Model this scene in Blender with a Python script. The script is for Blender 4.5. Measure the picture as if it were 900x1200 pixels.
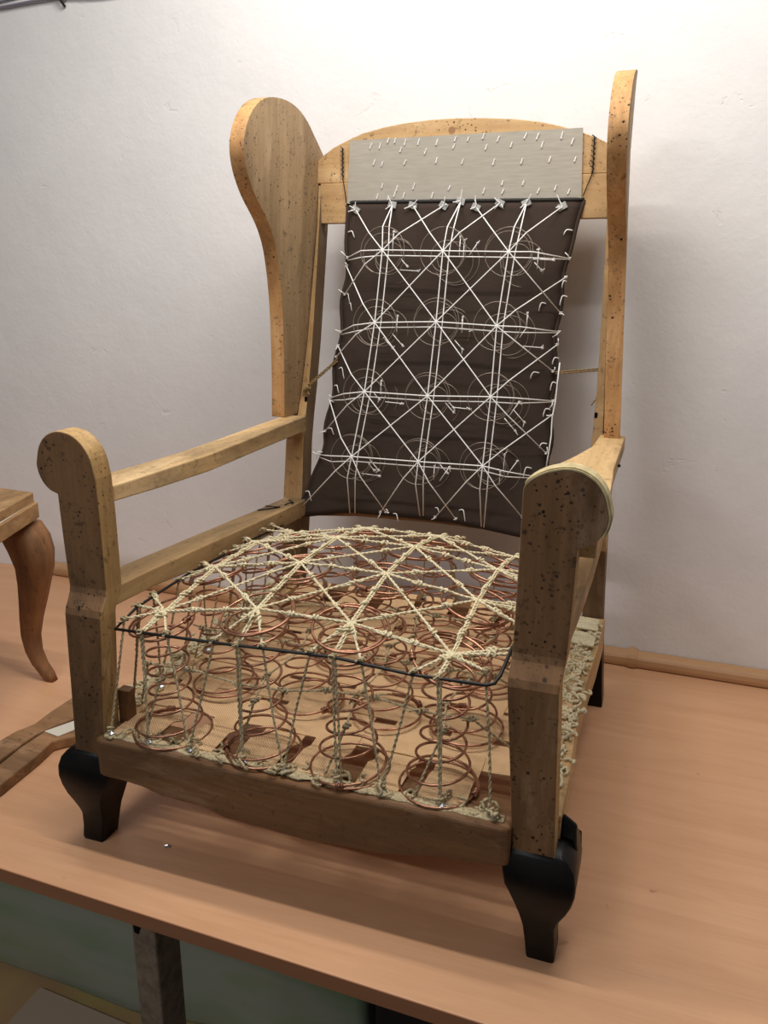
import bpy, bmesh, math, random
from mathutils import Vector, Matrix, noise
random.seed(7)
S = bpy.context.scene
for o in list(bpy.data.objects): bpy.data.objects.remove(o)
COL = S.collection

# ------------------------------------------------------------------ camera
def set_camera():
    C = Vector((0.3888, -0.7702, 0.7551)); yaw, pit, rol, f = 0.3362, 0.2792, 0.0042, 948.61
    F = Vector((-math.sin(yaw)*math.cos(pit), math.cos(yaw)*math.cos(pit), -math.sin(pit)))
    R = Vector((math.cos(yaw), math.sin(yaw), 0)); U = R.cross(F)
    R2 = R*math.cos(rol)+U*math.sin(rol); U2 = U*math.cos(rol)-R*math.sin(rol)
    cd = bpy.data.cameras.new('camera'); co = bpy.data.objects.new('camera', cd); COL.objects.link(co)
    m = Matrix((( R2.x, U2.x, -F.x, C.x), (R2.y, U2.y, -F.y, C.y), (R2.z, U2.z, -F.z, C.z), (0, 0, 0, 1)))
    co.matrix_world = m
    cd.sensor_fit = 'VERTICAL'; cd.sensor_height = 36.0; cd.lens = 36.0*f/1200.0
    cd.clip_start = 0.02; cd.clip_end = 50
    S.camera = co
set_camera()

# ------------------------------------------------------------------ world, lights, exposure
W = bpy.data.worlds.new('world'); S.world = W; W.use_nodes = True
W.node_tree.nodes['Background'].inputs[0].default_value = (0.96, 0.97, 1.0, 1)
W.node_tree.nodes['Background'].inputs[1].default_value = 0.135
def area(name, loc, size, size_y, power, color, target):
    l = bpy.data.lights.new(name, 'AREA'); l.shape = 'RECTANGLE'; l.size = size; l.size_y = size_y
    l.energy = power; l.color = color
    o = bpy.data.objects.new(name, l); COL.objects.link(o); o.location = loc
    o.rotation_euler = (Vector(target)-Vector(loc)).to_track_quat('-Z', 'Y').to_euler()
    return o
area('tube_light', (0.05, 0.03, 1.80), 1.25, 0.04, 12.3, (1.0, 0.965, 0.92), (0.05, 0.30, 0))
area('tube_light', (0.05, 0.31, 1.80), 1.25, 0.04, 11.0, (1.0, 0.965, 0.92), (0.05, 0.50, 0))
area('tube_light', (-0.7, -1.7, 1.75), 1.2, 0.10, 12.5, (0.97, 0.97, 1.0), (-0.05, 0.6, 0.5))
S.view_settings.view_transform = 'Standard'; S.view_settings.look = 'None'
S.view_settings.gamma = 1.0; S.view_settings.exposure = 0.0

# ------------------------------------------------------------------ helpers
class MB:
    def __init__(s): s.v = []; s.f = []
    def add(s, vs, fs):
        b = len(s.v); s.v += [tuple(p) for p in vs]; s.f += [tuple(i+b for i in f) for f in fs]
    def box(s, x0, x1, y0, y1, z0, z1):
        s.hexa([(x0,y0,z0),(x1,y0,z0),(x1,y1,z0),(x0,y1,z0),(x0,y0,z1),(x1,y0,z1),(x1,y1,z1),(x0,y1,z1)])
    def hexa(s, p):
        s.add(p, [(3,2,1,0),(4,5,6,7),(0,1,5,4),(1,2,6,5),(2,3,7,6),(3,0,4,7)])
    def loft(s, rings, cap=True, closed=True):
        n = len(rings[0]); vs = [p for r in rings for p in r]; fs = []
        for i in range(len(rings)-1):
            for j in range(n if closed else n-1):
                k = (j+1) % n
                fs.append((i*n+j, i*n+k, (i+1)*n+k, (i+1)*n+j))
        if cap: fs.append(tuple(range(n-1, -1, -1))); fs.append(tuple((len(rings)-1)*n+j for j in range(n)))
        s.add(vs, fs)
    def tube(s, pts, r, n=6, closed=False):
        pts = [Vector(p) for p in pts]; m = len(pts)
        if m < 2: return
        T = []
        for i in range(m):
            if closed: t = pts[(i+1) % m]-pts[i-1]
            else: t = pts[min(i+1, m-1)]-pts[max(i-1, 0)]
            T.append(t.normalized() if t.length > 1e-9 else Vector((0,0,1)))
        a = Vector((0,0,1)) if abs(T[0].z) < .9 else Vector((1,0,0))
        N = (a - T[0]*a.dot(T[0])).normalized(); rings = []
        for i in range(m):
            N = (N - T[i]*N.dot(T[i])); N = N.normalized() if N.length > 1e-6 else T[i].orthogonal().normalized()
            B = T[i].cross(N); rr = r[i] if isinstance(r, (list, tuple)) else r
            rings.append([pts[i]+(N*math.cos(2*math.pi*k/n)+B*math.sin(2*math.pi*k/n))*rr for k in range(n)])
        if closed: rings.append(rings[0])
        s.loft(rings, cap=not closed)
    def twine(s, pts, r=.0021, pitch=.015, step=.0028, n=5, plies=2, fuzz=.00032):
        P = resample(pts, step); m = len(P)
        if m < 2: return
        fr = frames(P)
        ph0 = random.random()*6.28
        for k in range(plies):
            q = []; L = 0
            for i in range(m):
                if i: L += (P[i]-P[i-1]).length
                a = ph0+2*math.pi*(L/pitch+k/plies)
                q.append(P[i]+(fr[i][0]*math.cos(a)+fr[i][1]*math.sin(a))*r*.5+Vector([random.uniform(-fuzz, fuzz) for _ in range(3)]))
            s.tube(q, [r*.62*random.uniform(.88, 1.12) for _ in q], n)
    def hitch(s, p, d, r=.0030, ln=.008, rr=.0017):
        """a jute half hitch: two fat uneven turns and a strand laid along them"""
        d = Vector(d).normalized(); u = d.orthogonal().normalized(); w = d.cross(u); p = Vector(p)
        a0 = random.random()*6.28
        for k in range(2):
            tilt = random.uniform(-.5, .5); q = []; c = p+d*ln*(k-.5)*.55
            for i in range(11):
                a = a0+i*math.pi*2/10+k*.6; q.append(c+d*(ln*.22*math.sin(a+tilt)+ln*.12*(i/10-.5))+(u*math.cos(a)+w*math.sin(a))*r*random.uniform(.7, 1.15))
            s.tube(q, [rr*random.uniform(.8, 1.15) for _ in q], 5)
        o = (u*math.cos(a0)+w*math.sin(a0))*r
        s.tube([p-d*ln*random.uniform(.9, 1.8)+o*.5, p-d*ln*.4+o*.9, p+d*ln*.4+o*.9, p+d*ln*random.uniform(.9, 1.8)+o*.4], rr*.75, 5)
    def knot(s, p, d, r=.0042, ln=.010, turns=3, rr=.0018):
        d = Vector(d).normalized(); u = d.orthogonal().normalized(); w = d.cross(u); p = Vector(p); q = []
        for i in range(turns*8+1):
            t = i/(turns*8); a = t*turns*2*math.pi+random.uniform(-.15, .15)
            q.append(p+d*(t-.5)*ln+(u*math.cos(a)+w*math.sin(a))*r*random.uniform(.75, 1.1))
        s.tube(q, rr, 5)
    def build(s, name, mat, parent=None, smooth=False, bevel=0, seg=2, solid=0, sub=0):
        me = bpy.data.meshes.new(name); me.from_pydata(s.v, [], s.f); me.validate()
        bm = bmesh.new(); bm.from_mesh(me); bmesh.ops.recalc_face_normals(bm, faces=bm.faces); bm.to_mesh(me); bm.free()
        me.materials.append(mat)
        if smooth: me.polygons.foreach_set('use_smooth', [True]*len(me.polygons))
        o = bpy.data.objects.new(name, me); COL.objects.link(o)
        if parent: o.parent = parent
        if solid: md = o.modifiers.new('solid', 'SOLIDIFY'); md.thickness = solid; md.offset = 0
        if sub: md = o.modifiers.new('sub', 'SUBSURF'); md.levels = sub; md.render_levels = sub
        if bevel:
            md = o.modifiers.new('bevel', 'BEVEL'); md.width = bevel; md.segments = seg; md.limit_method = 'ANGLE'; md.angle_limit = .6
        return o
def resample(pts, step):
    pts = [Vector(p) for p in pts]; out = [pts[0]]
    for a, b in zip(pts, pts[1:]):
        n = max(1, int(round((b-a).length/step)))
        for i in range(1, n+1): out.append(a.lerp(b, i/n))
    return out
def frames(P):
    out = []; N = None
    for i in range(len(P)):
        t = P[min(i+1, len(P)-1)]-P[max(i-1, 0)]; t = t.normalized() if t.length > 0 else Vector((0,0,1))
        if N is None: N = t.orthogonal().normalized()
        N = N-t*N.dot(t); N = N.normalized() if N.length > 1e-6 else t.orthogonal().normalized()
        out.append((N, t.cross(N)))
    return out
def smooth_poly(pts, k=6):
    P = [Vector(p) for p in pts]; out = []
    for i in range(len(P)-1):
        p0 = P[max(i-1, 0)]; p1 = P[i]; p2 = P[i+1]; p3 = P[min(i+2, len(P)-1)]
        for j in range(k):
            t = j/k
            out.append(.5*((2*p1)+(p2-p0)*t+(2*p0-5*p1+4*p2-p3)*t*t+(3*p1-p0-3*p2+p3)*t**3))
    out.append(P[-1]); return out
def lerp_tab(tab, x):
    if x <= tab[0][0]: return tab[0][1]
    for (a, va), (b, vb) in zip(tab, tab[1:]):
        if x <= b: return va+(vb-va)*(x-a)/(b-a)
    return tab[-1][1]
def thing(name, label, cat, loc=(0,0,0), group=None):
    o = bpy.data.objects.new(name, None); COL.objects.link(o); o.location = loc
    o.empty_display_size = .05
    return tag(o, label, cat, group)
def tag(o, label, cat, group=None):
    o['label'] = label; o['category'] = cat
    if group: o['group'] = group
    return o
def struct(o): o['kind'] = 'structure'; return o

# ------------------------------------------------------------------ materials
def new_mat(name, rough=.7, spec=.3):
    m = bpy.data.materials.new(name); m.use_nodes = True
    nt = m.node_tree; b = nt.nodes['Principled BSDF']
    b.inputs['Roughness'].default_value = rough; b.inputs['Specular IOR Level'].default_value = spec
    return m, nt, b
def node(nt, t, **kw):
    n = nt.nodes.new(t)
    for k, v in kw.items(): setattr(n, k, v)
    return n
def coords(nt, scale=(1,1,1), src='Object'):
    tc = node(nt, 'ShaderNodeTexCoord'); mp = node(nt, 'ShaderNodeMapping')
    mp.inputs['Scale'].default_value = scale; nt.links.new(tc.outputs[src], mp.inputs['Vector']); return mp.outputs[0]
def noise_n(nt, vec, scale, detail=4, rough=.55, dist=0):
    n = node(nt, 'ShaderNodeTexNoise'); n.inputs['Scale'].default_value = scale; n.inputs['Detail'].default_value = detail
    n.inputs['Roughness'].default_value = rough; n.inputs['Distortion'].default_value = dist
    nt.links.new(vec, n.inputs['Vector']); return n.outputs[0]
def ramp(nt, fac, stops):
    r = node(nt, 'ShaderNodeValToRGB'); e = r.color_ramp.elements
    while len(e) < len(stops): e.new(.5)
    for el, (p, c) in zip(e, stops):
        el.position = p; el.color = (c, c, c, 1) if isinstance(c, (int, float)) else tuple(c)+(1,)
    nt.links.new(fac, r.inputs[0]); return r.outputs[0]
def mix(nt, fac, a, b, mode='MIX'):
    m = node(nt, 'ShaderNodeMix', data_type='RGBA', blend_type=mode)
    for sock, v in ((0, fac), (6, a), (7, b)):
        if isinstance(v, (int, float)): m.inputs[sock].default_value = v
        elif isinstance(v, tuple): m.inputs[sock].default_value = v+(1,) if len(v) == 3 else v
        else: nt.links.new(v, m.inputs[sock])
    return m.outputs[2]
def bump(nt, b, h, strength=.3, dist=.002):
    n = node(nt, 'ShaderNodeBump'); n.inputs['Strength'].default_value = strength; n.inputs['Distance'].default_value = dist
    nt.links.new(h, n.inputs['Height']); nt.links.new(n.outputs[0], b.inputs['Normal'])
def sr(r, g, b):
    f = lambda c: (c/255/12.92) if c/255 <= .04045 else ((c/255+.055)/1.055)**2.4
    return (f(r), f(g), f(b))
def wood(name, axis, light, dark, holes=.10, stain=.5, rough=.66, hole_scale=90, dirt=sr(78, 62, 44)):
    m, nt, b = new_mat(name, rough, .3)
    sc = [1, 1, 1]; sc['xyz'.index(axis)] = .05
    v = coords(nt, tuple(sc)); iso = coords(nt)
    sc2 = [1, 1, 1]; sc2['xyz'.index(axis)] = .3
    mid = coords(nt, tuple(sc2))
    g1 = noise_n(nt, v, 38, 5, .55, 1.2); g2 = noise_n(nt, v, 300, 3, .6)
    g = mix(nt, .3, g1, g2)
    c = ramp(nt, g, [(.25, dark), (.72, light)])
    big = noise_n(nt, mid, 9, 6, .65, .5)
    c = mix(nt, ramp(nt, big, [(.44, 0.0), (.64, stain)]), c, dirt)
    pale = noise_n(nt, mid, 14, 6, .7, .3)
    c = mix(nt, ramp(nt, pale, [(.54, 0.0), (.68, .5)]), c, tuple(.78*min(1, x*1.3+.02)+.22*y for x, y in zip(light, (.62, .56, .44))))
    sp = noise_n(nt, iso, 75, 4, .7)
    c = mix(nt, ramp(nt, sp, [(.59, 0.0), (.68, .6)]), c, dirt)
    h = g
    if holes:
        cl = ramp(nt, noise_n(nt, iso, 22, 2, .5), [(.40, 0.15), (.60, 1.0)])
        for hs, hr in ((hole_scale, holes), (hole_scale*.52, holes*.72), (hole_scale*1.7, holes*1.1)):
            vo = node(nt, 'ShaderNodeTexVoronoi'); vo.inputs['Scale'].default_value = hs
            wob = node(nt, 'ShaderNodeVectorMath', operation='ADD'); ns = node(nt, 'ShaderNodeTexNoise'); ns.inputs['Scale'].default_value = 160; nt.links.new(iso, ns.inputs['Vector'])
            scv = node(nt, 'ShaderNodeVectorMath', operation='SCALE'); scv.inputs['Scale'].default_value = .0022; nt.links.new(ns.outputs[1], scv.inputs[0])
            nt.links.new(iso, wob.inputs[0]); nt.links.new(scv.outputs[0], wob.inputs[1]); nt.links.new(wob.outputs[0], vo.inputs['Vector'])
            hm = ramp(nt, vo.outputs['Distance'], [(hr*.7, 1.0), (hr*1.25, 0.0)])
            hm = mix(nt, 1.0, hm, cl, 'MULTIPLY')
            c = mix(nt, hm, c, sr(24, 16, 11)); h = mix(nt, hm, h, (0, 0, 0))
    nt.links.new(c, b.inputs['Base Color']); bump(nt, b, h, .45, .0012)
    return m
M = {}
M['wing'] = wood('pine_wing', 'z', sr(180, 152, 116), sr(152, 124, 88), .14, .5)
M['wing_edge'] = wood('pine_wing_edge', 'z', sr(216, 168, 112), sr(172, 120, 70), .15, .45)
M['crest'] = wood('pine_crest', 'x', sr(208, 172, 124), sr(182, 142, 94), .12, .25)
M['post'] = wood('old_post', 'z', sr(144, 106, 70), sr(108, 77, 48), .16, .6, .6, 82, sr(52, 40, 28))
M['post_side'] = wood('old_post_side', 'z', sr(196, 160, 106), sr(150, 116, 72), .12, .4)  # sides and top lighter than the front: fresher wood, plus light painted in
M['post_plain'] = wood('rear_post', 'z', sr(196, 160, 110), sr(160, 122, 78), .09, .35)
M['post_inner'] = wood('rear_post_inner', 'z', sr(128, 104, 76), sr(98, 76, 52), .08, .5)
M['arm'] = wood('arm_wood', 'y', sr(218, 184, 134), sr(182, 146, 98), .10, .8, dirt=sr(104, 84, 60))
M['lowarm'] = wood('lower_arm_wood', 'y', sr(188, 156, 110), sr(152, 120, 80), .07, .6)
M['rail'] = wood('front_rail_wood', 'x', sr(138, 98, 62), sr(98, 66, 40), .07, .5)
M['stick'] = wood('stick_wood', 'x', sr(176, 136, 96), sr(132, 94, 62), .05, .6)
M['stool'] = wood('stool_wood', 'z', sr(164, 116, 76), sr(116, 78, 48), .05, .6)
M['stool_top'] = wood('stool_top_wood', 'y', sr(196, 156, 106), sr(146, 108, 68), .06, .6)

m, nt, b = new_mat('black_paint', .36, .18); v = coords(nt); n = noise_n(nt, v, 40, 4)
nt.links.new(ramp(nt, n, [(.3, sr(12, 10, 9)), (.8, sr(26, 22, 20))]), b.inputs['Base Color']); bump(nt, b, n, .15, .001); M['black'] = m
m, nt, b = new_mat('copper_wire', .34, .5); b.inputs['Metallic'].default_value = .85; v = coords(nt)
nt.links.new(ramp(nt, noise_n(nt, v, 60, 3), [(.3, sr(132, 88, 68)), (.7, sr(196, 146, 118))]), b.inputs['Base Color']); M['copper'] = m
m, nt, b = new_mat('pale_wire', .4, .5); b.inputs['Metallic'].default_value = .6; b.inputs['Base Color'].default_value = sr(150, 136, 122)+(1,); M['palewire'] = m
m, nt, b = new_mat('steel_wire', .45, .5); b.inputs['Metallic'].default_value = .5; b.inputs['Base Color'].default_value = sr(40, 39, 38)+(1,); M['steel'] = m
m, nt, b = new_mat('tack_metal', .3, .6); b.inputs['Metallic'].default_value = .9; b.inputs['Base Color'].default_value = sr(215, 218, 222)+(1,); M['tack'] = m
def twine_mat(name, a, c, sc=400):
    m, nt, b = new_mat(name, .9, .1); v = coords(nt); n = noise_n(nt, v, sc, 3, .7)
    nt.links.new(ramp(nt, n, [(.3, a), (.7, c)]), b.inputs['Base Color']); bump(nt, b, n, .6, .001); return m
M['jute'] = twine_mat('jute_twine', sr(198, 182, 144), sr(244, 234, 200))
M['jute_old'] = twine_mat('old_jute', sr(140, 122, 94), sr(210, 194, 156), 300)
M['cord'] = twine_mat('white_cord', sr(236, 233, 228), sr(252, 251, 249))
M['brown_cord'] = twine_mat('brown_cord', sr(116, 92, 58), sr(176, 150, 106))
# webbing: herringbone weave
m, nt, b = new_mat('webbing', .85, .1); tc = coords(nt)
w1 = node(nt, 'ShaderNodeTexWave', wave_type='BANDS', bands_direction='DIAGONAL'); w1.inputs['Scale'].default_value = 160; w1.inputs['Distortion'].default_value = 1.0
nt.links.new(tc, w1.inputs['Vector']); n = noise_n(nt, tc, 30, 4)
c = mix(nt, w1.outputs[1], sr(196, 158, 116), sr(222, 188, 146)); c = mix(nt, ramp(nt, n, [(.5, 0.0), (.8, .35)]), c, sr(150, 112, 74))
nt.links.new(c, b.inputs['Base Color']); bump(nt, b, w1.outputs[1], .4, .0006); M['web'] = m
# dark fabric
m, nt, b = new_mat('dark_cloth', .92, .12); tc = coords(nt)
w1 = node(nt, 'ShaderNodeTexWave', wave_type='BANDS', bands_direction='Z'); w1.inputs['Scale'].default_value = 210; w1.inputs['Distortion'].default_value = 1.5
nt.links.new(tc, w1.inputs['Vector']); n = noise_n(nt, coords(nt, (.25, 1, 3)), 130, 3)
c = mix(nt, w1.outputs[1], sr(56, 46, 40), sr(74, 62, 55)); c = mix(nt, ramp(nt, n, [(.35, 0.0), (.75, .2)]), c, sr(48, 39, 34))
nt.links.new(c, b.inputs['Base Color']); bump(nt, b, w1.outputs[1], .35, .0008); M['cloth'] = m
m, nt, b = new_mat('grey_hem', .9, .1); b.inputs['Base Color'].default_value = sr(64, 62, 60)+(1,); M['hem'] = m
m, nt, b = new_mat('cardboard', .8, .2); n = noise_n(nt, coords(nt, (.3, 1, 3)), 90, 3)
nt.links.new(ramp(nt, n, [(.3, sr(164, 157, 144)), (.7, sr(176, 169, 156))]), b.inputs['Base Color']); M['card'] = m
m, nt, b = new_mat('clear_clip', .15, .6); b.inputs['Base Color'].default_value = sr(225, 226, 222)+(1,); b.inputs['Transmission Weight'].default_value = .45; M['clip'] = m
m, nt, b = new_mat('pale_strip', .8, .2); n = noise_n(nt, coords(nt), 90, 4)
nt.links.new(ramp(nt, n, [(.3, sr(166, 150, 112)), (.7, sr(212, 196, 152))]), b.inputs['Base Color']); M['strip'] = m
m, nt, b = new_mat('paper', .8, .2); b.inputs['Base Color'].default_value = sr(216, 210, 194)+(1,); M['paper'] = m
# wall plaster
m, nt, b = new_mat('rough_plaster', .85, .15); tc = coords(nt)
n1 = noise_n(nt, tc, 5, 6, .62); n2 = noise_n(nt, tc, 28, 5, .6); n3 = noise_n(nt, tc, 120, 3, .6)
h = mix(nt, .45, n1, n2); h = mix(nt, .12, h, n3)
pk = noise_n(nt, tc, 17, 6, .6, .8); pits = ramp(nt, pk, [(.66, 0.0), (.71, 1.0)])
h = mix(nt, pits, h, (.25, .25, .25))
nt.links.new(ramp(nt, n1, [(.3, sr(228, 225, 223)), (.7, sr(236, 233, 230))]), b.inputs['Base Color']); bump(nt, b, h, .42, .007); M['wall'] = m
# beech laminate table
def laminate(name, a, c):
    m, nt, b = new_mat(name, .42, .4)
    g = noise_n(nt, coords(nt, (.12, 1, 1)), 22, 5, .6, 1.2); g2 = noise_n(nt, coords(nt, (.03, 1, 1)), 260, 2, .5)
    c1 = ramp(nt, mix(nt, .25, g, g2), [(.3, a), (.7, c)])
    sp = noise_n(nt, coords(nt, (1, 1, 1)), 38, 2, .5, .3)
    c1 = mix(nt, ramp(nt, sp, [(.74, 0.0), (.80, .5)]), c1, sr(132, 84, 54))
    nt.links.new(c1, b.inputs['Base Color']); return m
M['table'] = laminate('beech_laminate', sr(205, 154, 115), sr(221, 172, 132))
M['table_edge'] = laminate('beech_edge', sr(146, 98, 66), sr(160, 108, 74))
M['duct'] = laminate('brown_duct', sr(186, 144, 104), sr(198, 154, 112))
m, nt, b = new_mat('worn_steel_leg', .6, .4); b.inputs['Metallic'].default_value = .25; n = noise_n(nt, coords(nt), 60, 5, .65)
nt.links.new(ramp(nt, n, [(.3, sr(104, 88, 74)), (.55, sr(136, 118, 100)), (.75, sr(150, 132, 114))]), b.inputs['Base Color']); M['leg'] = m
m, nt, b = new_mat('concrete_floor', .8, .2); n = noise_n(nt, coords(nt), 6, 5)
nt.links.new(ramp(nt, n, [(.3, sr(96, 90, 84)), (.7, sr(128, 120, 110))]), b.inputs['Base Color']); M['floor'] = m
m, nt, b = new_mat('green_plastic', .3, .45); n = noise_n(nt, coords(nt, (.6, 1, 2)), 4, 3)
nt.links.new(ramp(nt, n, [(.35, sr(140, 168, 128)), (.55, sr(176, 180, 164)), (.75, sr(148, 172, 118))]), b.inputs['Base Color'])
b.inputs['Transmission Weight'].default_value = .25; M['green'] = m
m, nt, b = new_mat('yellow_foam', .9, .1); n = noise_n(nt, coords(nt), 5, 3)
nt.links.new(ramp(nt, n, [(.4, sr(190, 168, 108)), (.6, sr(184, 150, 110))]), b.inputs['Base Color']); M['foam'] = m
m, nt, b = new_mat('grey_board', .8, .2); b.inputs['Base Color'].default_value = sr(186, 164, 142)+(1,); M['board'] = m
m, nt, b = new_mat('dark_void', .6, .3); b.inputs['Base Color'].default_value = sr(30, 25, 23)+(1,); M['void'] = m
m, nt, b = new_mat('grey_cable', .5, .4); b.inputs['Base Color'].default_value = sr(128, 124, 134)+(1,); M['cable'] = m
m, nt, b = new_mat('lamp_body', .5, .4); b.inputs['Base Color'].default_value = sr(225, 225, 225)+(1,); M['lamp'] = m
m, nt, b = new_mat('dark_hole', .9, .1); b.inputs['Base Color'].default_value = sr(16, 13, 12)+(1,); M['hole'] = m

# ------------------------------------------------------------------ setting
YT = -.0233
d = Vector((math.cos(YT), math.sin(YT), 0)); nr = Vector((-math.sin(YT), math.cos(YT), 0))
def tb(s, off, z): return tuple(d*s+nr*off+Vector((0, 0, z)))
WO = .842
def WYx(x): return WO/math.cos(YT)+math.tan(YT)*x
q = MB(); q.hexa([tb(-3, WO, -.75), tb(3, WO, -.75), tb(3, WO+.15, -.75), tb(-3, WO+.15, -.75), tb(-3, WO, 2.1), tb(3, WO, 2.1), tb(3, WO+.15, 2.1), tb(-3, WO+.15, 2.1)])
struct(q.build('wall_back', M['wall']))
q = MB(); q.box(-3, 3, -3, 1.0, -.80, -.75); struct(q.build('floor', M['floor']))

# ------------------------------------------------------------------ work table
table = thing('work_table', 'long beech laminate work table with dark steel legs carrying the stripped armchair', 'table', (0, 0, 0))
q = MB(); q.hexa([tb(-1.9, -.0924, -.022), tb(1.35, -.0924, -.022), tb(1.35, WO-.001, -.022), tb(-1.9, WO-.001, -.022),
                  tb(-1.9, -.0924, 0), tb(1.35, -.0924, 0), tb(1.35, WO-.001, 0), tb(-1.9, WO-.001, 0)])
o = q.build('tabletop', M['table'], table, bevel=.0012)
q = MB(); q.hexa([tb(-1.9, -.0932, -.0215), tb(1.35, -.0932, -.0215), tb(1.35, -.0922, -.0215), tb(-1.9, -.0922, -.0215),
                  tb(-1.9, -.0932, -.001), tb(1.35, -.0932, -.001), tb(1.35, -.0922, -.001), tb(-1.9, -.0922, -.001)])
q.build('edge_band', M['table_edge'], table)
for s0 in (-1.75, -.1905, 1.2):
    for off in (-.082, .74):
        q = MB(); q.hexa([tb(s0, off, -.7495), tb(s0+.036, off, -.7495), tb(s0+.036, off+.05, -.7495), tb(s0, off+.05, -.7495),
                          tb(s0, off, -.022), tb(s0+.036, off, -.022), tb(s0+.036, off+.05, -.022), tb(s0, off+.05, -.022)])
        lg = q.build('leg', M['leg'], table, bevel=.003)
        if off < 0:
            q = MB(); c = Vector(tb(s0+.009, off-.0006, -.038))
            q.add([c+d*-.005+Vector((0,0,.007)), c+d*.007+Vector((0,0,.006)), c+d*.002+Vector((0,0,-.008)), c+d*-.004+Vector((0,0,-.006))], [(0,1,2,3)])
            q.build('bolt_hole', M['hole'], lg, solid=.001)

# rounded brown duct along the wall foot
duct = thing('wall_duct', 'brown rounded cable duct lying along the wall at the back of the table', 'duct', (0, 0, 0))
def duct_seg(s0, s1, name, sc=1.0):
    q = MB(); rings = []
    prof = [(0, 0), (-.024, 0), (-.027, .003), (-.028, .010), (-.027, .019), (-.023, .0245), (-.014, .0275), (0, .0285)]
    for t, k in ((0, .35), (.02, .8), (.05, 1), (.5, 1), (.95, 1), (1, 1)):
        s_ = s0+(s1-s0)*t if name == 'duct_length' else s0+(s1-s0)*t
        kk = k if (name == 'duct_length' and s0 < -1.2) else 1
        rings.append([tb(s_, (WO-.001)+p*sc*kk, z*sc*kk+.0005) for p, z in prof])
    q.loft(rings); return q.build(name, M['duct'], duct, smooth=False, bevel=.001)
duct_seg(-1.25, .347, 'duct_length'); duct_seg(.357, 1.3, 'duct_length'); duct_seg(.343, .361, 'duct_coupling', 1.13); duct_seg(.3475, .3565, 'duct_coupling_rib', 1.2)

# cables high on the wall
def cable(pts, r, label):
    q = MB(); q.tube(smooth_poly([(x, WYx(x)-k, z) for x, k, z in pts], 8), r, 8); return tag(q.build('cable', M['cable'], None, smooth=True), label, 'cable')
cable([(-2.6,.0065,1.300),(-1.3,.0065,1.325),(-1.10,.0065,1.330),(-.93,.0065,1.334),(-.77,.0065,1.326),(-.5,.0065,1.345),(.2,.0065,1.38)], .0032, 'lower and thicker grey cable along the top of the white wall')
cable([(-2.6,.0045,1.330),(-1.3,.0045,1.338),(-1.10,.0045,1.342),(-.95,.0045,1.356),(-.7,.0045,1.390),(-.3,.0045,1.44)], .0022, 'upper and thinner grey cable along the top of the white wall')
q = MB(); q.tube([(-.955, WYx(-.955)-.002, 1.352), (-.935, WYx(-.935)-.011, 1.340), (-.915, WYx(-.915)-.013, 1.328), (-.911, WYx(-.911)-.008, 1.319), (-.913, WYx(-.913)-.002, 1.317)], .0028, 6)
q.tube([(-.904, WYx(-.904)-.011, 1.338), (-.914, WYx(-.914)-.014, 1.324)], .002, 6)
tag(q.build('cable_clip', M['steel']), 'small dark metal clip holding the two grey cables on the wall', 'clip')

Cc = Vector((0.3888, -0.7702, 0.7551))
yaw, pit, rol, fpx = 0.3362, 0.2792, 0.0042, 948.61
_F = Vector((-math.sin(yaw)*math.cos(pit), math.cos(yaw)*math.cos(pit), -math.sin(pit))); _R = Vector((math.cos(yaw), math.sin(yaw), 0)); _U = _R.cross(_F)
_R, _U = _R*math.cos(rol)+_U*math.sin(rol), _U*math.cos(rol)-_R*math.sin(rol)
def on_y(px, py, y):
    dd = _F+_R*((px-450)/fpx)-_U*((py-600)/fpx); return Cc+dd*((y-Cc.y)/dd.y)
# ------------------------------------------------------------------ ARMCHAIR
chair = thing('wing_armchair', 'stripped wooden wing armchair with bare copper seat springs standing on the work table', 'armchair')

def mirror(pts, s): return [(p[0]*s, p[1], p[2]) for p in pts]
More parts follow.
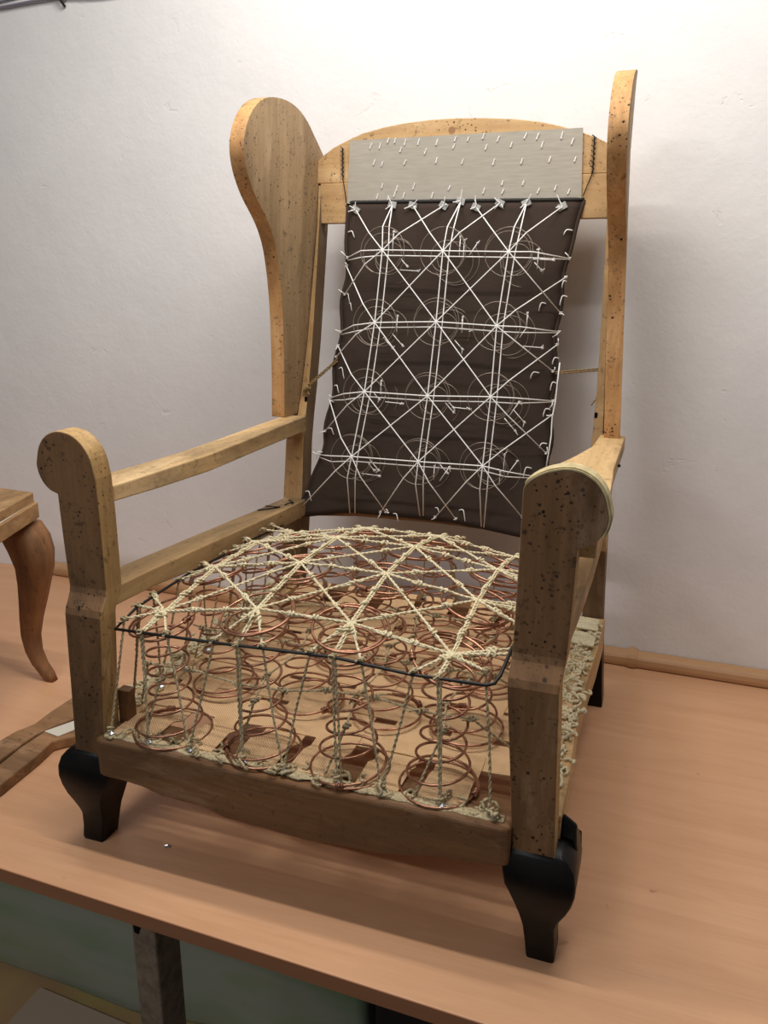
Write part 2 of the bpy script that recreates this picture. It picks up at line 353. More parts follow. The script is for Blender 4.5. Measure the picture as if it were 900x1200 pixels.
# front posts with scroll heads
def yoff(z):
    if z <= .3436: return 0.0
    if z >= .3755: return .0175
    t = (z-.3436)/(.3755-.3436); return .0175*(t*t*(3-2*t))
ARC = [(.3444,.541),(.3462,.532),(.3448,.522),(.341,.513),(.3355,.5055),(.3288,.5002),(.3185,.4965)]
TOP = [(.2609,.552),(.2625,.5585),(.270,.5645),(.2795,.5705),(.290,.5745),(.302,.577),(.313,.5762),(.324,.572),(.3335,.5645),(.3405,.554)]
for s in (-1, 1):
    q = MB(); TH = .032
    rows = [(.1455, .2725, .3195), (.25, .265, .3155), (.3436, .2578, .3122), (.352, .2578, .3126), (.360, .258, .3134), (.368, .2583, .3146), (.3755, .2586, .3154)]
    rings = [[(s*a, yoff(z), z), (s*b_, yoff(z), z), (s*b_, yoff(z)+TH, z), (s*a, yoff(z)+TH, z)] for z, a, b_ in rows]
    q.loft(rings, cap=False); q.add(rings[0], [(0,1,2,3)])
    if s < 0: tp = [(.2578,.470),(.2590,.520),(.2640,.545),(.2730,.5605),(.2850,.5710),(.2980,.5755),(.311,.5762),(.324,.572),(.3335,.5645),(.3405,.554)]
    else: tp = [(.2602,.470)]+TOP
    prof = [(.2586,.3755)]+tp+ARC+[(.3175,.440),(.3154,.3755)]
    mid_ = [(p.x, p.z) for p in smooth_poly([(x, 0, z) for x, z in prof[2:-2]], 3)]
    prof = prof[:2]+mid_+prof[-2:]
    n = len(prof); f = [(s*x, .0175, z) for x, z in prof]; bk = [(s*x, .0175+TH, z) for x, z in prof]
    q.add(f+bk, [tuple(range(n)), tuple(range(2*n-1, n-1, -1))]+[(i, (i+1), n+i+1, n+i) for i in range(n-1)])
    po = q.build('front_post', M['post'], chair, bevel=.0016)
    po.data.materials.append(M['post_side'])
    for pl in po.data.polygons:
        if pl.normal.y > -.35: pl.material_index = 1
    # pale strip nailed round the right scroll
    if s > 0:
        arc = [(.2640,.5585)]+TOP[2:]+ARC[:4]
        arc = [(p.x, p.z) for p in smooth_poly([(x, 0, z) for x, z in arc], 3)]
        for k, (ww, yy0, yy1) in enumerate(((.0016, .0168, .036), (.0030, .0192, .040))):
            q = MB(); rg = []
            for i, (x, z) in enumerate(arc):
                a = arc[max(i-1, 0)]; c = arc[min(i+1, len(arc)-1)]; t = Vector((c[0]-a[0], c[1]-a[1])).normalized(); nn = Vector((-t.y, t.x))
                p1 = (x+nn.x*ww, z+nn.y*ww)
                rg.append([(x, yy0, z), (p1[0], yy0, p1[1]), (p1[0], yy1, p1[1]), (x, yy1, z)])
            q.loft(rg); q.build('edge_strip', M['strip'], po)['label'] = 'pale strip nailed over the scroll'

# front feet: cabriole, painted black
def foot(s):
    lv = [ # z, xin, xout, yfront, yback
        (.000, .2945, .3270, .004, .040), (.004, .2940, .3275, .003, .041), (.020, .2920, .3262, .004, .043), (.042, .2885, .3250, .003, .046),
        (.052, .2865, .3265, .000, .050), (.064, .2840, .3300, -.004, .054), (.078, .2800, .3365, -.008, .058), (.092, .2740, .3420, -.010, .061),
        (.106, .2670, .3450, -.011, .062), (.120, .2640, .3450, -.010, .063), (.132, .2625, .3420, -.006, .063), (.1405, .2630, .3350, -.002, .062), (.1455, .2640, .3290, .001, .060)]
    q = MB(); rings = []
    for z, a, b_, f, k in lv:
        r = .0035; P = []
        for (cx, cy, a0) in ((a+r, f+r, 180), (b_-r, f+r, 270), (b_-r, k-r, 0), (a+r, k-r, 90)):
            for t in (0, 45, 90):
                an = math.radians(a0+t); P.append((s*(cx+r*math.cos(an)), cy+r*math.sin(an), z))
        rings.append(P)
    q.loft(rings); ft = q.build('front_foot', M['black'], chair, smooth=True)
    md = ft.modifiers.new('e', 'EDGE_SPLIT'); md.split_angle = .9
    # ear rising beside the post
    q = MB(); pr = [(.034, .120), (.0345, .150), (.040, .1655), (.046, .1715), (.052, .1690), (.058, .159), (.0625, .144), (.0630, .120), (.056, .10), (.040, .10)]
    n = len(pr); A = [(s*.3215, y, z) for y, z in pr]; B = [(s*(.3445 if z < .15 else .3385), y, z-(.012 if z > .15 else .003 if z > .13 else 0)) for y, z in pr]
    q.add(A+B, [tuple(range(n)), tuple(range(2*n-1, n-1, -1))]+[(i, (i+1) % n, n+(i+1) % n, n+i) for i in range(n)])
    q.build('foot_ear', M['black'], ft, bevel=.004, seg=3)
    q = MB(); q.tube([(s*.3105, .021, .0002), (s*.3105, .021, .0016)], .015, 14); q.build('glide', M['tack'], ft)
foot(-1); foot(1)

# back posts (raked) with black feet
def bpost_y(z): return lerp_tab([(0,.620),(.3,.624),(.45,.640),(.55,.672),(.65,.694),(.85,.719),(.98,.735)], z)
for s in (-1, 1):
    def ring(z, e=0):
        xi = lerp_tab([(0,.2985),(.15,.283),(.3,.2715),(.45,.2705),(.52,.2725),(.64,.2705),(.85,.2640),(.98,.262)], z)
        xo = lerp_tab([(0,.3290),(.17,.3165),(.45,.3080),(.499,.3080),(.5,.2895),(.64,.2815),(.85,.2690),(.98,.267)], z)
        y = bpost_y(z); dp = .042
        return [(s*xi, y, z), (s*xo, y, z), (s*xo, y+dp, z), (s*xi, y+dp, z)]
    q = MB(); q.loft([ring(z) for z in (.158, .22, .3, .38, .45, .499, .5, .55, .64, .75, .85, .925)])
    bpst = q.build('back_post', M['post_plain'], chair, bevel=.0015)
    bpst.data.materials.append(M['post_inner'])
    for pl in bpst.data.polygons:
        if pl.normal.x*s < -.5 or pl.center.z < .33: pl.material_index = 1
    q = MB(); q.loft([ring(z) for z in (0, .05, .10, .158)])
    q.build('back_foot', M['black'], chair, bevel=.002)
    q = MB(); q.box(*(sorted((s*.2722, s*.2770))), bpost_y(.53)-.0015, bpost_y(.53)+.012, .527, .536); q.build('mortise', M['hole'], bpst)

# wing panels
WF = [(.609,.5035),(.6065,.585),(.602,.645),(.597,.70),(.587,.757),(.572,.803),(.551,.836),(.524,.862),(.500,.882),(.479,.906),(.4655,.931),(.4615,.958),(.470,.984),(.487,1.007),
      (.510,1.026),(.540,1.040),(.575,1.0475),(.612,1.050),(.652,1.0445),(.688,1.028),(.716,1.006),(.742,.985),(.7635,.966)]
WF = [(p.y, p.z) for p in smooth_poly([(0, y, z) for y, z in WF], 3)]
WP = WF+[(.763,.90),(.758,.82),(.750,.72),(.744,.62),(.730,.5035)]
for s in (-1, 1):
    n = len(WP)
    def wx(y, z): return lerp_tab([(.5,.2965),(.6,.2915),(.77,.283),(.85,.2790),(1.05,.2765)], z)-.075*max(0, y-.585)
    bm = bmesh.new()
    A = [bm.verts.new((s*wx(y, z), y, z)) for y, z in WP]; B = [bm.verts.new((s*(wx(y, z)+.0265), y, z)) for y, z in WP]
    fa = bm.faces.new(A); fb = bm.faces.new(B[::-1])
    bmesh.ops.triangulate(bm, faces=[fa, fb])
    for f in bm.faces: f.smooth = True
    for i in range(n):
        f = bm.faces.new((A[i], A[(i+1) % n], B[(i+1) % n], B[i])); f.material_index = 1; f.smooth = True
    bmesh.ops.recalc_face_normals(bm, faces=bm.faces)
    me = bpy.data.meshes.new('wing_panel'); bm.to_mesh(me); bm.free(); me.materials.append(M['wing']); me.materials.append(M['wing_edge'])
    o = bpy.data.objects.new('wing_panel', me); COL.objects.link(o); o.parent = chair
    md = o.modifiers.new('bevel', 'BEVEL'); md.width = .0015; md.segments = 2; md.limit_method = 'ANGLE'; md.angle_limit = .7
    md = o.modifiers.new('split', 'EDGE_SPLIT'); md.split_angle = .5

# crest: lower rail and arched board
q = MB(); q.box(-.2635, .2635, .727, .750, .8575, .928); q.build('crest_rail', M['crest'], chair, bevel=.0012)
arch = [(-.2705,.966),(-.255,.978),(-.235,.990),(-.21,1.000),(-.18,1.0105),(-.14,1.0185),(-.10,1.0235),(-.05,1.0265),(0,1.0265),(.05,1.024),(.10,1.0195),(.14,1.0135),(.175,1.005),(.205,.996),(.235,.985),(.255,.975),(.2705,.965)]
q = MB(); n = len(arch)
v0 = [(x, .728, .9285) for x, z in arch]; v1 = [(x, .728, z) for x, z in arch]; v2 = [(x, .749, z) for x, z in arch]; v3 = [(x, .749, .9285) for x, z in arch]
q.loft([[v0[i], v1[i], v2[i], v3[i]] for i in range(n)]); cb = q.build('crest_board', M['crest'], chair, bevel=.0012)
q = MB(); q.tube([(-.012, .7277, 1.0075), (-.012, .7285, 1.0075)], .0062, 12); q.build('wood_knot', M['stick'], cb)

# arm rails and lower arm rails
def board(rows, name, mat, bevel=.002):
    q = MB(); q.loft([[(a, y, z0), (b_, y, z0), (b_, y, z1), (a, y, z1)] for y, a, b_, z0, z1 in rows]); return q.build(name, mat, chair, bevel=bevel)
board([(.0498,-.315,-.2590,.484,.505),(.15,-.314,-.2600,.478,.502),(.28,-.312,-.2600,.473,.499),(.40,-.310,-.2610,.474,.500),(.52,-.308,-.2630,.474,.502),(.640,-.305,-.2640,.474,.503)], 'arm_rail', M['arm'])
board([(.0498,.264,.3350,.478,.505),(.15,.260,.3350,.478,.505),(.25,.250,.3330,.478,.505),(.31,.246,.3310,.478,.505),(.37,.250,.3280,.478,.505),(.44,.268,.3280,.478,.505),(.52,.284,.3280,.478,.505),(.640,.287,.3280,.478,.503)], 'arm_rail', M['arm'])
for s in (-1, 1):
    rows = [(.0325,.2600,.308,.348,.3735),(.12,.2600,.308,.344,.3700),(.22,.2600,.308,.333,.3640),(.32,.2600,.308,.323,.3580),(.42,.2600,.308,.317,.3520),(.52,.2600,.307,.313,.3460),(.622,.2600,.306,.310,.3420)]
    board([(y,)+tuple(sorted((s*a, s*b_)))+(z0, z1) for y, a, b_, z0, z1 in rows], 'lower_arm_rail', M['lowarm'])
# seat rails
q = MB(); rows = []
for i in range(57):
    t = i/56; x = -.2775+.549*t
    zt = .1765+.0015*math.sin(t*9); zb = lerp_tab([(0,.1215),(.12,.1195),(.17,.1115),(.30,.1105),(.34,.102),(.55,.0985),(.72,.104),(.85,.118),(1,.1265)], t)+(.0016*noise.noise(Vector((t*23,1,1))) if 0 < i < 56 else 0)
    fr = -.012 if 0 < i < 56 else -.009
    rows.append([(x, fr, zb), (x, .034 if i in (0,56) else .052, zb), (x, .034 if i in (0,56) else .052, zt), (x, fr, zt)])
q.loft(rows); q.build('front_seat_rail', M['rail'], chair, bevel=.005, seg=3)
for s in (-1, 1):
    board([(y,)+tuple(sorted((s*a, s*b_)))+(.115, .176) for y, a, b_ in ((.0335,.262,.3210),(.1,.266,.3205),(.2,.268,.316),(.3,.268,.3145),(.4,.268,.3155),(.5,.268,.320),(.619,.268,.322))], 'side_seat_rail', M['arm'])
board([(.588,-.267,.267,.115,.176),(.619,-.267,.267,.115,.176)], 'back_seat_rail', M['rail'])
q = MB()
q.loft([[(x, .626, .317-z), (x, .648, .317-z), (x, .648, .352-z), (x, .626, .352-z)] for x, z in ((-.270,.010),(-.15,.0),(0,-.002),(.12,.001),(.20,.008),(.270,.012))])
q.build('lower_back_rail', M['rail'], chair, bevel=.0015)
q = MB(); q.loft([[(-.2700,.034,z),(-.2575+e,.034,z),(-.2575+e,.054-e,z),(-.2700,.054-e,z)] for z, e in ((.176,0),(.212,0),(.221,.002),(.226,.006))]); q.build('corner_block', M['rail'], chair)

# ---- webbing
def strap(p0, p1, w, wave, name='webbing_strap'):
    p0 = Vector(p0); p1 = Vector(p1); dd = (p1-p0); L = dd.length; dd.normalize(); sd = dd.cross(Vector((0,0,1))).normalized()
    n = 26; rings = []
    for i in range(n+1):
        t = i/n; p = p0+dd*L*t; z = wave(p)
        e = 1+.02*math.sin(i*1.7+p0.x*40)
        rings.append([p+sd*w*.5*e*k+Vector((0,0,z)) for k in (-1, -.33, .33, 1)])
    q = MB(); q.loft(rings, cap=False, closed=False); return q.build(name, M['web'], chair, solid=.0016)
fx = [(-.230,.062),(-.1365,.046),(-.053,.058),(.0215,.056),(.1085,.054),(.1870,.056)]
for i, (x, w) in enumerate(fx):
    strap((x, .008, .1765), (x+random.uniform(-.003,.003), .605, .1765), w, lambda p, i=i: (.0035 if p.y < .058 or p.y > .585 else -.006+.0012*math.sin((p.y-.13)/.075*math.pi+i*math.pi)))
for j, y in enumerate((.130, .205, .280, .355, .430, .505)):
    strap((-.303, y, .1765), (.303, y+random.uniform(-.002,.002), .1765), .062, lambda p, j=j: (.0015 if abs(p.x) > .268 else -.006-.0012*math.sin((p.x+.19)/.085*math.pi+j*math.pi)))

# ---- seat springs
def H(x, y): return .3775-.65*(x+.012)**2-.60*(y-.25)**2
CX = (-.2110, -.0735, .0530, .1795); CY = (.070, .200, .330, .460)
BX = (-.190, -.056, .063, .176); BY = (.040, .178, .318, .458)
RT = .047
def spring(bx, by, tx, ty, turns, ph, rb, rw, rt, name, mat, wire, N=26, topf=None, zb=.1805):
    n = int(turns*N); P = []
    for i in range(n+1):
        t = i/n; a = ph+2*math.pi*turns*t
        # first and last turn are flat rings
        h = min(1, max(0, (t*turns-.9)/(turns-1.8)))
        r = lerp_tab([(0,rb),(.06,rb*.9),(.16,rw*1.32),(.3,rw*1.06),(.6,rw),(.78,rw*1.25),(.92,rt*.86),(1,rt)], h)
        if h <= 0: r = rb
        cx = bx+(tx-bx)*h; cy = by+(ty-by)*h
        x = cx+r*math.cos(a); y = cy+r*math.sin(a)
        zt = topf(x, y)-.004; z = zb+(topf(tx, ty)-.004-zb)*(h**1.0)
        z = z*(1-h**4)+(zt)*(h**4)
        P.append((x, y, z))
    q = MB(); q.tube(P, wire, 6)
    # end ties: little wrapped wire at both rings
    for k in (N, len(P)-1-N):
        p = Vector(P[k]); dd = Vector(P[min(k+1, len(P)-1)])-Vector(P[k-1]); q.knot(p+Vector((0,0,.0)), dd, wire*2.1, .011, 5, wire*.6)
    return q
for j in range(4):
    for i in range(4):
        q = spring(BX[i], BY[j], CX[i], CY[j], 8.6, 2.2+1.3*i+2.1*j, (.051, .047, .049, .048)[(i*3+j)%4], .0265, RT, '', None, .00175, topf=H)
        so = q.build('seat_spring', M['copper'], chair, smooth=True)

# black edge wire
ew = [(-.2500,.500,.325),(-.2500,.40,.332),(-.2500,.3164,.3352),(-.2500,.187,.3394),(-.2490,.105,.338),(-.2500,.0633,.3357),(-.2524,.020,.3229),
      (-.1169,.020,.3265),(.0503,.020,.3336),(.1439,.020,.3281),(.2319,.020,.3301),(.2400,.022,.3325),(.2445,.032,.338),(.250,.0664,.356),(.254,.15,.352),(.254,.3,.345),(.254,.5,.325)]
q = MB(); q.tube(ew, .0021, 6); q.build('edge_wire', M['steel'], chair, smooth=True)


# ---- seat twine
def Pn(i, j): return Vector((CX[i], CY[j], H(CX[i], CY[j])+.0015))
def surf(p, e=.0015): return Vector((p[0], p[1], H(p[0], p[1])+e))
def run(nodes, name='seat_twine', r=.0018, double=False, knots=True):
    """twine over the dome through plan points; wraps where it crosses the spring rims"""
    P = []
    for a, b_ in zip(nodes, nodes[1:]):
        a = Vector(a); b_ = Vector(b_); L = (b_-a).length
        for t in (0, .5): 
            p = a.lerp(b_, t); P.append((p.x, p.y, p.z))
    P.append(tuple(nodes[-1]))
    q = MB(); q.twine(P, r)
    if double: q.twine([(x+.0022, y+.0018, z-.0016) for x, y, z in P], r*.85)
    if knots:
        for a, b_ in zip(nodes, nodes[1:]):
            a = Vector(a); b_ = Vector(b_); L = (b_-a).length; dd = (b_-a).normalized()
            for t in ([RT, L-RT] if L > 2.3*RT else ([min(RT, L*.8)] if L > .03 else [])):
                q.hitch(a+dd*t, dd, random.uniform(.0026, .0034), random.uniform(.007, .013), .0016)
    return q.build(name, M['jute'], chair, smooth=True)
def drop(a, b_, r=.0017, two=True):
    a = Vector(a); b_ = Vector(b_); q = MB()
    q.twine([a, a.lerp(b_, .5)+Vector((random.uniform(-.002,.002), random.uniform(-.002,.002), 0)), b_], r)
    if two:
        o1 = Vector((random.uniform(.003,.005), 0, 0)); o2 = Vector((random.uniform(-.004,.006), random.uniform(-.002,.004), 0))
        q.twine([a+o1, b_+o2], r)
    q.hitch(a, (0.3, 1, 0), .0030, .007, .0015)
    q.hitch(b_+Vector((0,0,.004)), b_-a, .0034, .007, .0018)
    q.build('hanging_twine', M['jute_old'], chair, smooth=True)
ZR = .181
def wz(x): return lerp_tab([(-.2524,.3229),(-.1169,.3265),(.0503,.3336),(.1439,.3281),(.24,.3325)], x)+.001
anchors = []
# straight columns (front-back)
for i in range(4):
    x = CX[i]; fr = Vector((x-.003, .020, wz(x))); bk = surf((x, .510))
    run([fr]+[Pn(i, j) for j in range(4)]+[bk], double=True)
    a = (x+.008, .003, ZR); drop(fr, a); anchors.append(a); a = (x, .598, ZR); drop(bk, a); anchors.append(a)
# rows (side to side)
for j in range(4):
    y = CY[j]; l = Vector((-.2500, y-.004, .338)); r_ = Vector((.2530, y, .350-.06*abs(y-.1)))
    run([l]+[Pn(i, j) for i in range(4)]+[r_], double=(j < 2))
    a = (-.275, y, ZR); drop(l, a); anchors.append(a); a = (.272, y, ZR); drop(r_, a); anchors.append(a)
# diagonals
def midx(k): return (-.262, -.143, -.0105, .1165, .246)[k]
for start_i, start_j, di in [(0,0,1),(1,0,1),(2,0,1),(3,0,1),(0,1,1),(0,2,1),(0,3,1),(0,0,-1),(1,0,-1),(2,0,-1),(3,0,-1),(3,1,-1),(3,2,-1),(3,3,-1)]:
    i, j = start_i, start_j; nodes = []
    while 0 <= i < 4 and 0 <= j < 4: nodes.append(Pn(i, j)); i += di; j += 1
    # beginning
    i0, j0 = start_i, start_j; p = nodes[0]
    if j0 == 0:
        ax = midx(i0 if di > 0 else i0+1); e = Vector((p.x+(ax-p.x)*.5, .022, wz(p.x+(ax-p.x)*.5)+.002)); a = (ax, .004, ZR)
        if abs(ax) > .24: e = Vector((p.x+(ax-p.x)*.72, .034, .332 if ax < 0 else .340))
    else:
        ay = CY[j0]-.066; sx = -1 if di > 0 else 1; e = Vector((sx*.251, CY[j0]-.034, .338)); a = (sx*.275, ay, ZR)
    st = e; drop(e, a, two=False); anchors.append(a)
    # end
    il, jl = i-di, j-1; p = nodes[-1]
    if jl == 3:
        ax = midx(il+1 if di > 0 else il); e = Vector((p.x+(ax-p.x)*.5, .508, H(p.x, .51))); a = (ax, .597, ZR)
    else:
        sx = 1 if di > 0 else -1; e = Vector((sx*.252, CY[jl]+.034, .340)); a = (sx*.274, CY[jl]+.066, ZR)
    drop(e, a, two=False); anchors.append(a)
    run([st]+nodes+[e])
# small centre ties and mid-height cords
for j in range(3):
    P = []
    for i in range(4):
        mx = (BX[i]+CX[i])/2; my = (BY[j]+CY[j])/2; zz = .262+random.uniform(-.008, .010)
        P += [(mx-.028, my-.006, zz), (mx+.03, my+.008, zz-.006)]
    P = [(-.274, BY[j]+.05, .183)]+P+[(.274, BY[j]+.07, .186)]
    q = MB(); q.twine(P, .0016)
    for p in P[1:-1]: q.hitch(p, (1, .2, random.uniform(-.4, .4)), .0030, .009, .0016)
    q.build('spring_tie', M['jute_old'], chair, smooth=True)
for i in range(4):
    P = []
    for j in range(3):
        mx = (BX[i]+CX[i])/2; my = (BY[j]+CY[j])/2; zz = .250+random.uniform(-.008, .014)
        P += [(mx+.006, my-.028, zz), (mx-.006, my+.028, zz+.004)]
    P = [(BX[i]-.02, .006, .183)]+P
    q = MB(); q.twine(P, .0016)
    for p in P[1:]: q.hitch(p, (.2, 1, random.uniform(-.4, .4)), .0030, .009, .0016)
    q.build('spring_tie', M['jute_old'], chair, smooth=True)
# tacks, knots and tufts at the rails
for (x, y, z) in anchors:
    q = MB(); q.add([(x+.004+.0042*math.cos(a*1.0472), y-.004+.0042*math.sin(a*1.0472), ZR+.0015) for a in range(6)]+[(x+.004, y-.004, ZR+.004), (x+.004, y-.004, ZR-.004)],
                    [(k, (k+1) % 6, 6) for k in range(6)]+[((k+1) % 6, k, 7) for k in range(6)])
    q.build('tack', M['tack'], chair)
def scribble(q, c, rad, n, zr, r=.0018):
    c = Vector(c); P = []; v = Vector((random.uniform(-1,1), random.uniform(-1,1), 0)).normalized()
    p = c.copy()
    for k in range(n):
        P.append(p.copy()); v = (v+Vector((random.uniform(-.9,.9), random.uniform(-.9,.9), random.uniform(-.5,.5)))).normalized()
        p = p+v*rad*.45
        dv = p-c
        if dv.length > rad: p = c+dv*(rad/dv.length)
        p.z = min(max(p.z, c.z), c.z+zr)
    q.tube(smooth_poly(P, 3), r, 5)
q = MB()
for k in range(60):
    x = -.262+.516*k/59+random.uniform(-.004,.004)
    scribble(q, (x, random.uniform(.0, .016), .1795), .013, 8, .008)
for (x, y, z) in anchors:
    if y < .03: scribble(q, (x, y+.004, .181), .014, 14, .012, .0021)
o = q.build('twine_tufts', M['jute_old'], chair, smooth=True); o['kind'] = 'stuff'; o['label'] = 'knotted jute ends tacked along the front seat rail'
for s in (-1, 1):
    q = MB()
    for k in range(170):
        y = .042+.513*k/169+random.uniform(-.006,.006); x = s*random.uniform(.282, .313)
        scribble(q, (x, y, .1790), .013, 8, .014, random.uniform(.0016, .0028))
    o = q.build('twine_tufts', M['jute'], chair, smooth=True); o['kind'] = 'stuff'; o['label'] = 'loops of pale jute packed along the side seat rail'
    for y in (.565, .50):
        q = MB(); q.loft([[(s*.278, y+dy, .182+h), (s*.314, y+dy, .182+h*.6)] for dy, h in ((-.024,.004),(-.012,.008),(.0,.006),(.012,.010),(.022,.005))], cap=False, closed=False)
        q.build('webbing_end', M['jute'], chair, solid=.003)
# lumpy stuffed burlap ridge on the front rail
q = MB(); rings = []
for i in range(80):
    x = -.268+.53*i/79; rr = .0026+.0016*noise.noise(Vector((x*60, 0, 0)))
    rings.append([(x, .004+math.cos(a)*rr*3.2+.002*noise.noise(Vector((x*90, a, 5))), .1775+max(0, math.sin(a))*rr*1.1) for a in [k*math.pi/6 for k in range(12)]])
q.loft(rings); q.build('webbing_edge', M['jute_old'], chair, smooth=True)

# ---- back cloth
def fy(z): return .62+(z-.3)*.18
LE = [(.303,-.294),(.358,-.257),(.45,-.230),(.611,-.213),(.752,-.204),(.893,-.209)]
RE = [(.303,.262),(.38,.212),(.449,.200),(.596,.199),(.711,.196),(.831,.210),(.887,.223)]
BZ = [(0,.303),(.08,.309),(.22,.3245),(.42,.3265),(.6,.325),(.8,.313),(1,.303)]
NU, NV = 30, 44; rings = []
for vi in range(NV+1):
    v = vi/NV; row = []
    for ui in range(NU+1):
        u = ui/NU; z0 = lerp_tab(BZ, u); z1 = .893-.006*u; z = z0+(z1-z0)*v; zz = .303+(.890-.303)*v
        xl = lerp_tab(LE, zz); xr = lerp_tab(RE, zz)
        sc = .004*math.sin(zz*55)*(1 if u > .9 or u < .1 else 0)*min(1, (1-v)*4)*min(1, v*4)
        x = xl+(xr-xl)*u+(sc if u > .5 else -sc)*1.0
        y = fy(z)+.003*noise.noise(Vector((x*9, z*9, 1)))-.0035+(.006 if u in (0, 1) else 0)
        row.append((x, y, z))
    rings.append(row)
q = MB(); q.loft(rings, cap=False, closed=False)
cloth = q.build('backing_cloth', M['cloth'], chair, smooth=True, solid=.0022)
cloth['label'] = 'dark brown cloth stretched across the back'
for e in (0, -1):
    q = MB(); q.tube([r[e] for r in rings], .0036, 6); q.build('side_hem', M['cloth'], cloth, smooth=True)
q = MB(); q.tube([(x, y-.001, z+.001) for x, y, z in rings[-1]], .0028, 6); q.build('top_hem', M['hem'], cloth, smooth=True)
# cardboard strip with staples
q = MB(); q.hexa([(-.2088,.7235,.8915),(.2190,.7235,.8870),(.2190,.7255,.8870),(-.2088,.7255,.8915),(-.2020,.7235,.9990),(.2140,.7235,.9995),(.2140,.7255,.9995),(-.2020,.7255,.9990)])
card = q.build('cardboard_strip', M['card'], chair)
def on_cloth(px, py, off=0):
    dd = _F+_R*((px-450)/fpx)-_U*((py-600)/fpx); t = (.62-off+(Cc.z-.3)*.18-Cc.y)/(dd.y-.18*dd.z); return Cc+dd*t
ST = [(123,160),(147,160),(169,145),(187,145),(213,150),(202,170),(249,149),(267,174),(297,150),(342,160),(346,141),(380,141),(420,134),(427,163),(459,141),(494,156),(531,133),(575,156),(563,134),(627,132),(655,147),(132,203),(153,207),(213,203),(296,198),(365,200),(447,202),(521,200),(595,195),(662,195),(153,265),(192,271),(236,266),(210,290),(186,286),(140,293),(168,300),(285,290),(330,270),(421,278),(470,257),(471,280),(525,257),(565,278),(610,270),(645,280)]
for sx, sy in ST:
    p = on_y(380+sx/2.25, 100+sy/2.25, .7228); k = random.uniform(.0014, .0026); hh = random.uniform(.0036, .0056)
    q = MB(); q.tube([(p.x-k*.8, .7226, p.z-hh), (p.x+k*.8, .7226, p.z+hh)], .0013, 4); q.build('staple', M['cord'], card)
# black thread stitches beside the card
for x0, zt, zb in ((-.2175, .987, .934), (.2335, .985, .93)):
    q = MB()
    for k in range(7):
        z = zt-(zt-zb)*k/7; q.tube([(x0-.004, .7255, z+.003), (x0+.003, .7235, z-.002), (x0-.001, .7255, z-.008)], .0009, 4)
    q.tube([(x0, .7245, zt), (x0+.001, .7240, zb), (x0-(.012 if x0 > 0 else -.008), .7225, .893)], .0009, 4)
    q.build('black_stitching', M['steel'], chair)
# back springs and cords
NX = (-.122, -.0085, .1045); NZ = (.805, .683, .5605, .4435); OFF = .058
nodesB = {}
NPX = {(0,0):(448,293),(1,0):(519,294),(2,0):(596,295),(0,1):(439,378),(1,1):(511,377),(2,1):(582,382),(0,2):(427,459),(1,2):(501,464),(2,2):(575,465),(0,3):(412,535),(1,3):(490,541),(2,3):(565.5,546)}
for k, (px, py) in NPX.items(): nodesB[k] = on_cloth(px, py, OFF)
RB = .041
tdir = Vector((0, .18, 1)).normalized(); ndir = Vector((0, -1, .18)).normalized()
for (i, j), p in nodesB.items():
    base = p-ndir*(OFF-.006)+Vector((.012+.006*(i-1), 0, -.008)); q = MB(); P = []; turns = 4.6; N = 28; n = int(turns*N); ph = random.random()*6
    for k in range(n+1):
        t = k/n; a = ph+2*math.pi*turns*t; h = min(1, max(0, (t*turns-.9)/(turns-1.9)))
        r = lerp_tab([(0,.041),(.3,.028),(.55,.022),(.8,.032),(1,RB)], h); c = base.lerp(p, h)
        P.append(c+Vector((1,0,0))*r*math.cos(a)+tdir*r*math.sin(a))
    q.tube(P, .00062, 5); so = q.build('back_spring', M['palewire'], chair, smooth=True)
    # short ties and knotted ends on each spring
    q = MB()
    for k in range(3):
        a = Vector((random.uniform(.004,.03), 0, 0))+tdir*random.uniform(-.028,.012)+base+ndir*random.uniform(.012,.04)
        dirn = random.choice((Vector((1,0,-.05)), tdir, tdir*.8+Vector((.5,0,0)), Vector((.6,0,0))-tdir*.6))
        L = random.uniform(.018,.036)
        q.tube([a, a+dirn*L*.5+ndir*.001, a+dirn*L], .00085, 5); q.knot(a+dirn*L, dirn, .0017, .004, 2, .0008)
        e = a+dirn*L; q.tube([e, e+Vector((random.uniform(-.006,.006), -.002, random.uniform(-.009,.006)))], .0008, 4)
    q.build('spring_tie_cord', M['cord'], so, smooth=True)
CR = .00105
def cordline(pts, r=CR, tail=True):
    q = MB(); q.tube(pts, r, 6); 
    if tail:
        for e, s_ in ((Vector(pts[0]), 1), (Vector(pts[-1]), -1)):
            q.knot(e, (.3, 0, 1), .0022, .005, 2, .0009)
            t = e+Vector((random.uniform(-.012,.012), -.004, random.uniform(-.014,.014)))
            q.tube([e, e.lerp(t, .5)+Vector((.002, -.003, 0)), t], .0009, 5)
    return q.build('back_cord', M['cord'], chair, smooth=True)
def rim(p, to, r=RB):
    v = Vector(to)-p; v = v-ndir*v.dot(ndir); return p+v.normalized()*r
def through(a, nds, b_, off=Vector((0,0,0)), bend=.0):
    P = [Vector(a)]
    prev = Vector(a)
    for k, n_ in enumerate(nds):
        nx = nds[k+1] if k+1 < len(nds) else Vector(b_)
        P += [rim(n_, prev)+off, n_+off, rim(n_, nx)+off]; prev = n_
    P.append(Vector(b_)); return P
N_ = nodesB
clips = {k: on_cloth(*p, .006) for k, p in dict(a=(417,246), b=(460,240), c=(484,241), d=(520,241), e=(540,236), f=(558,243), g=(586,238), h=(617,238), k=(659,242)).items()}
def cl(px, py): return on_cloth(px, py, .005)
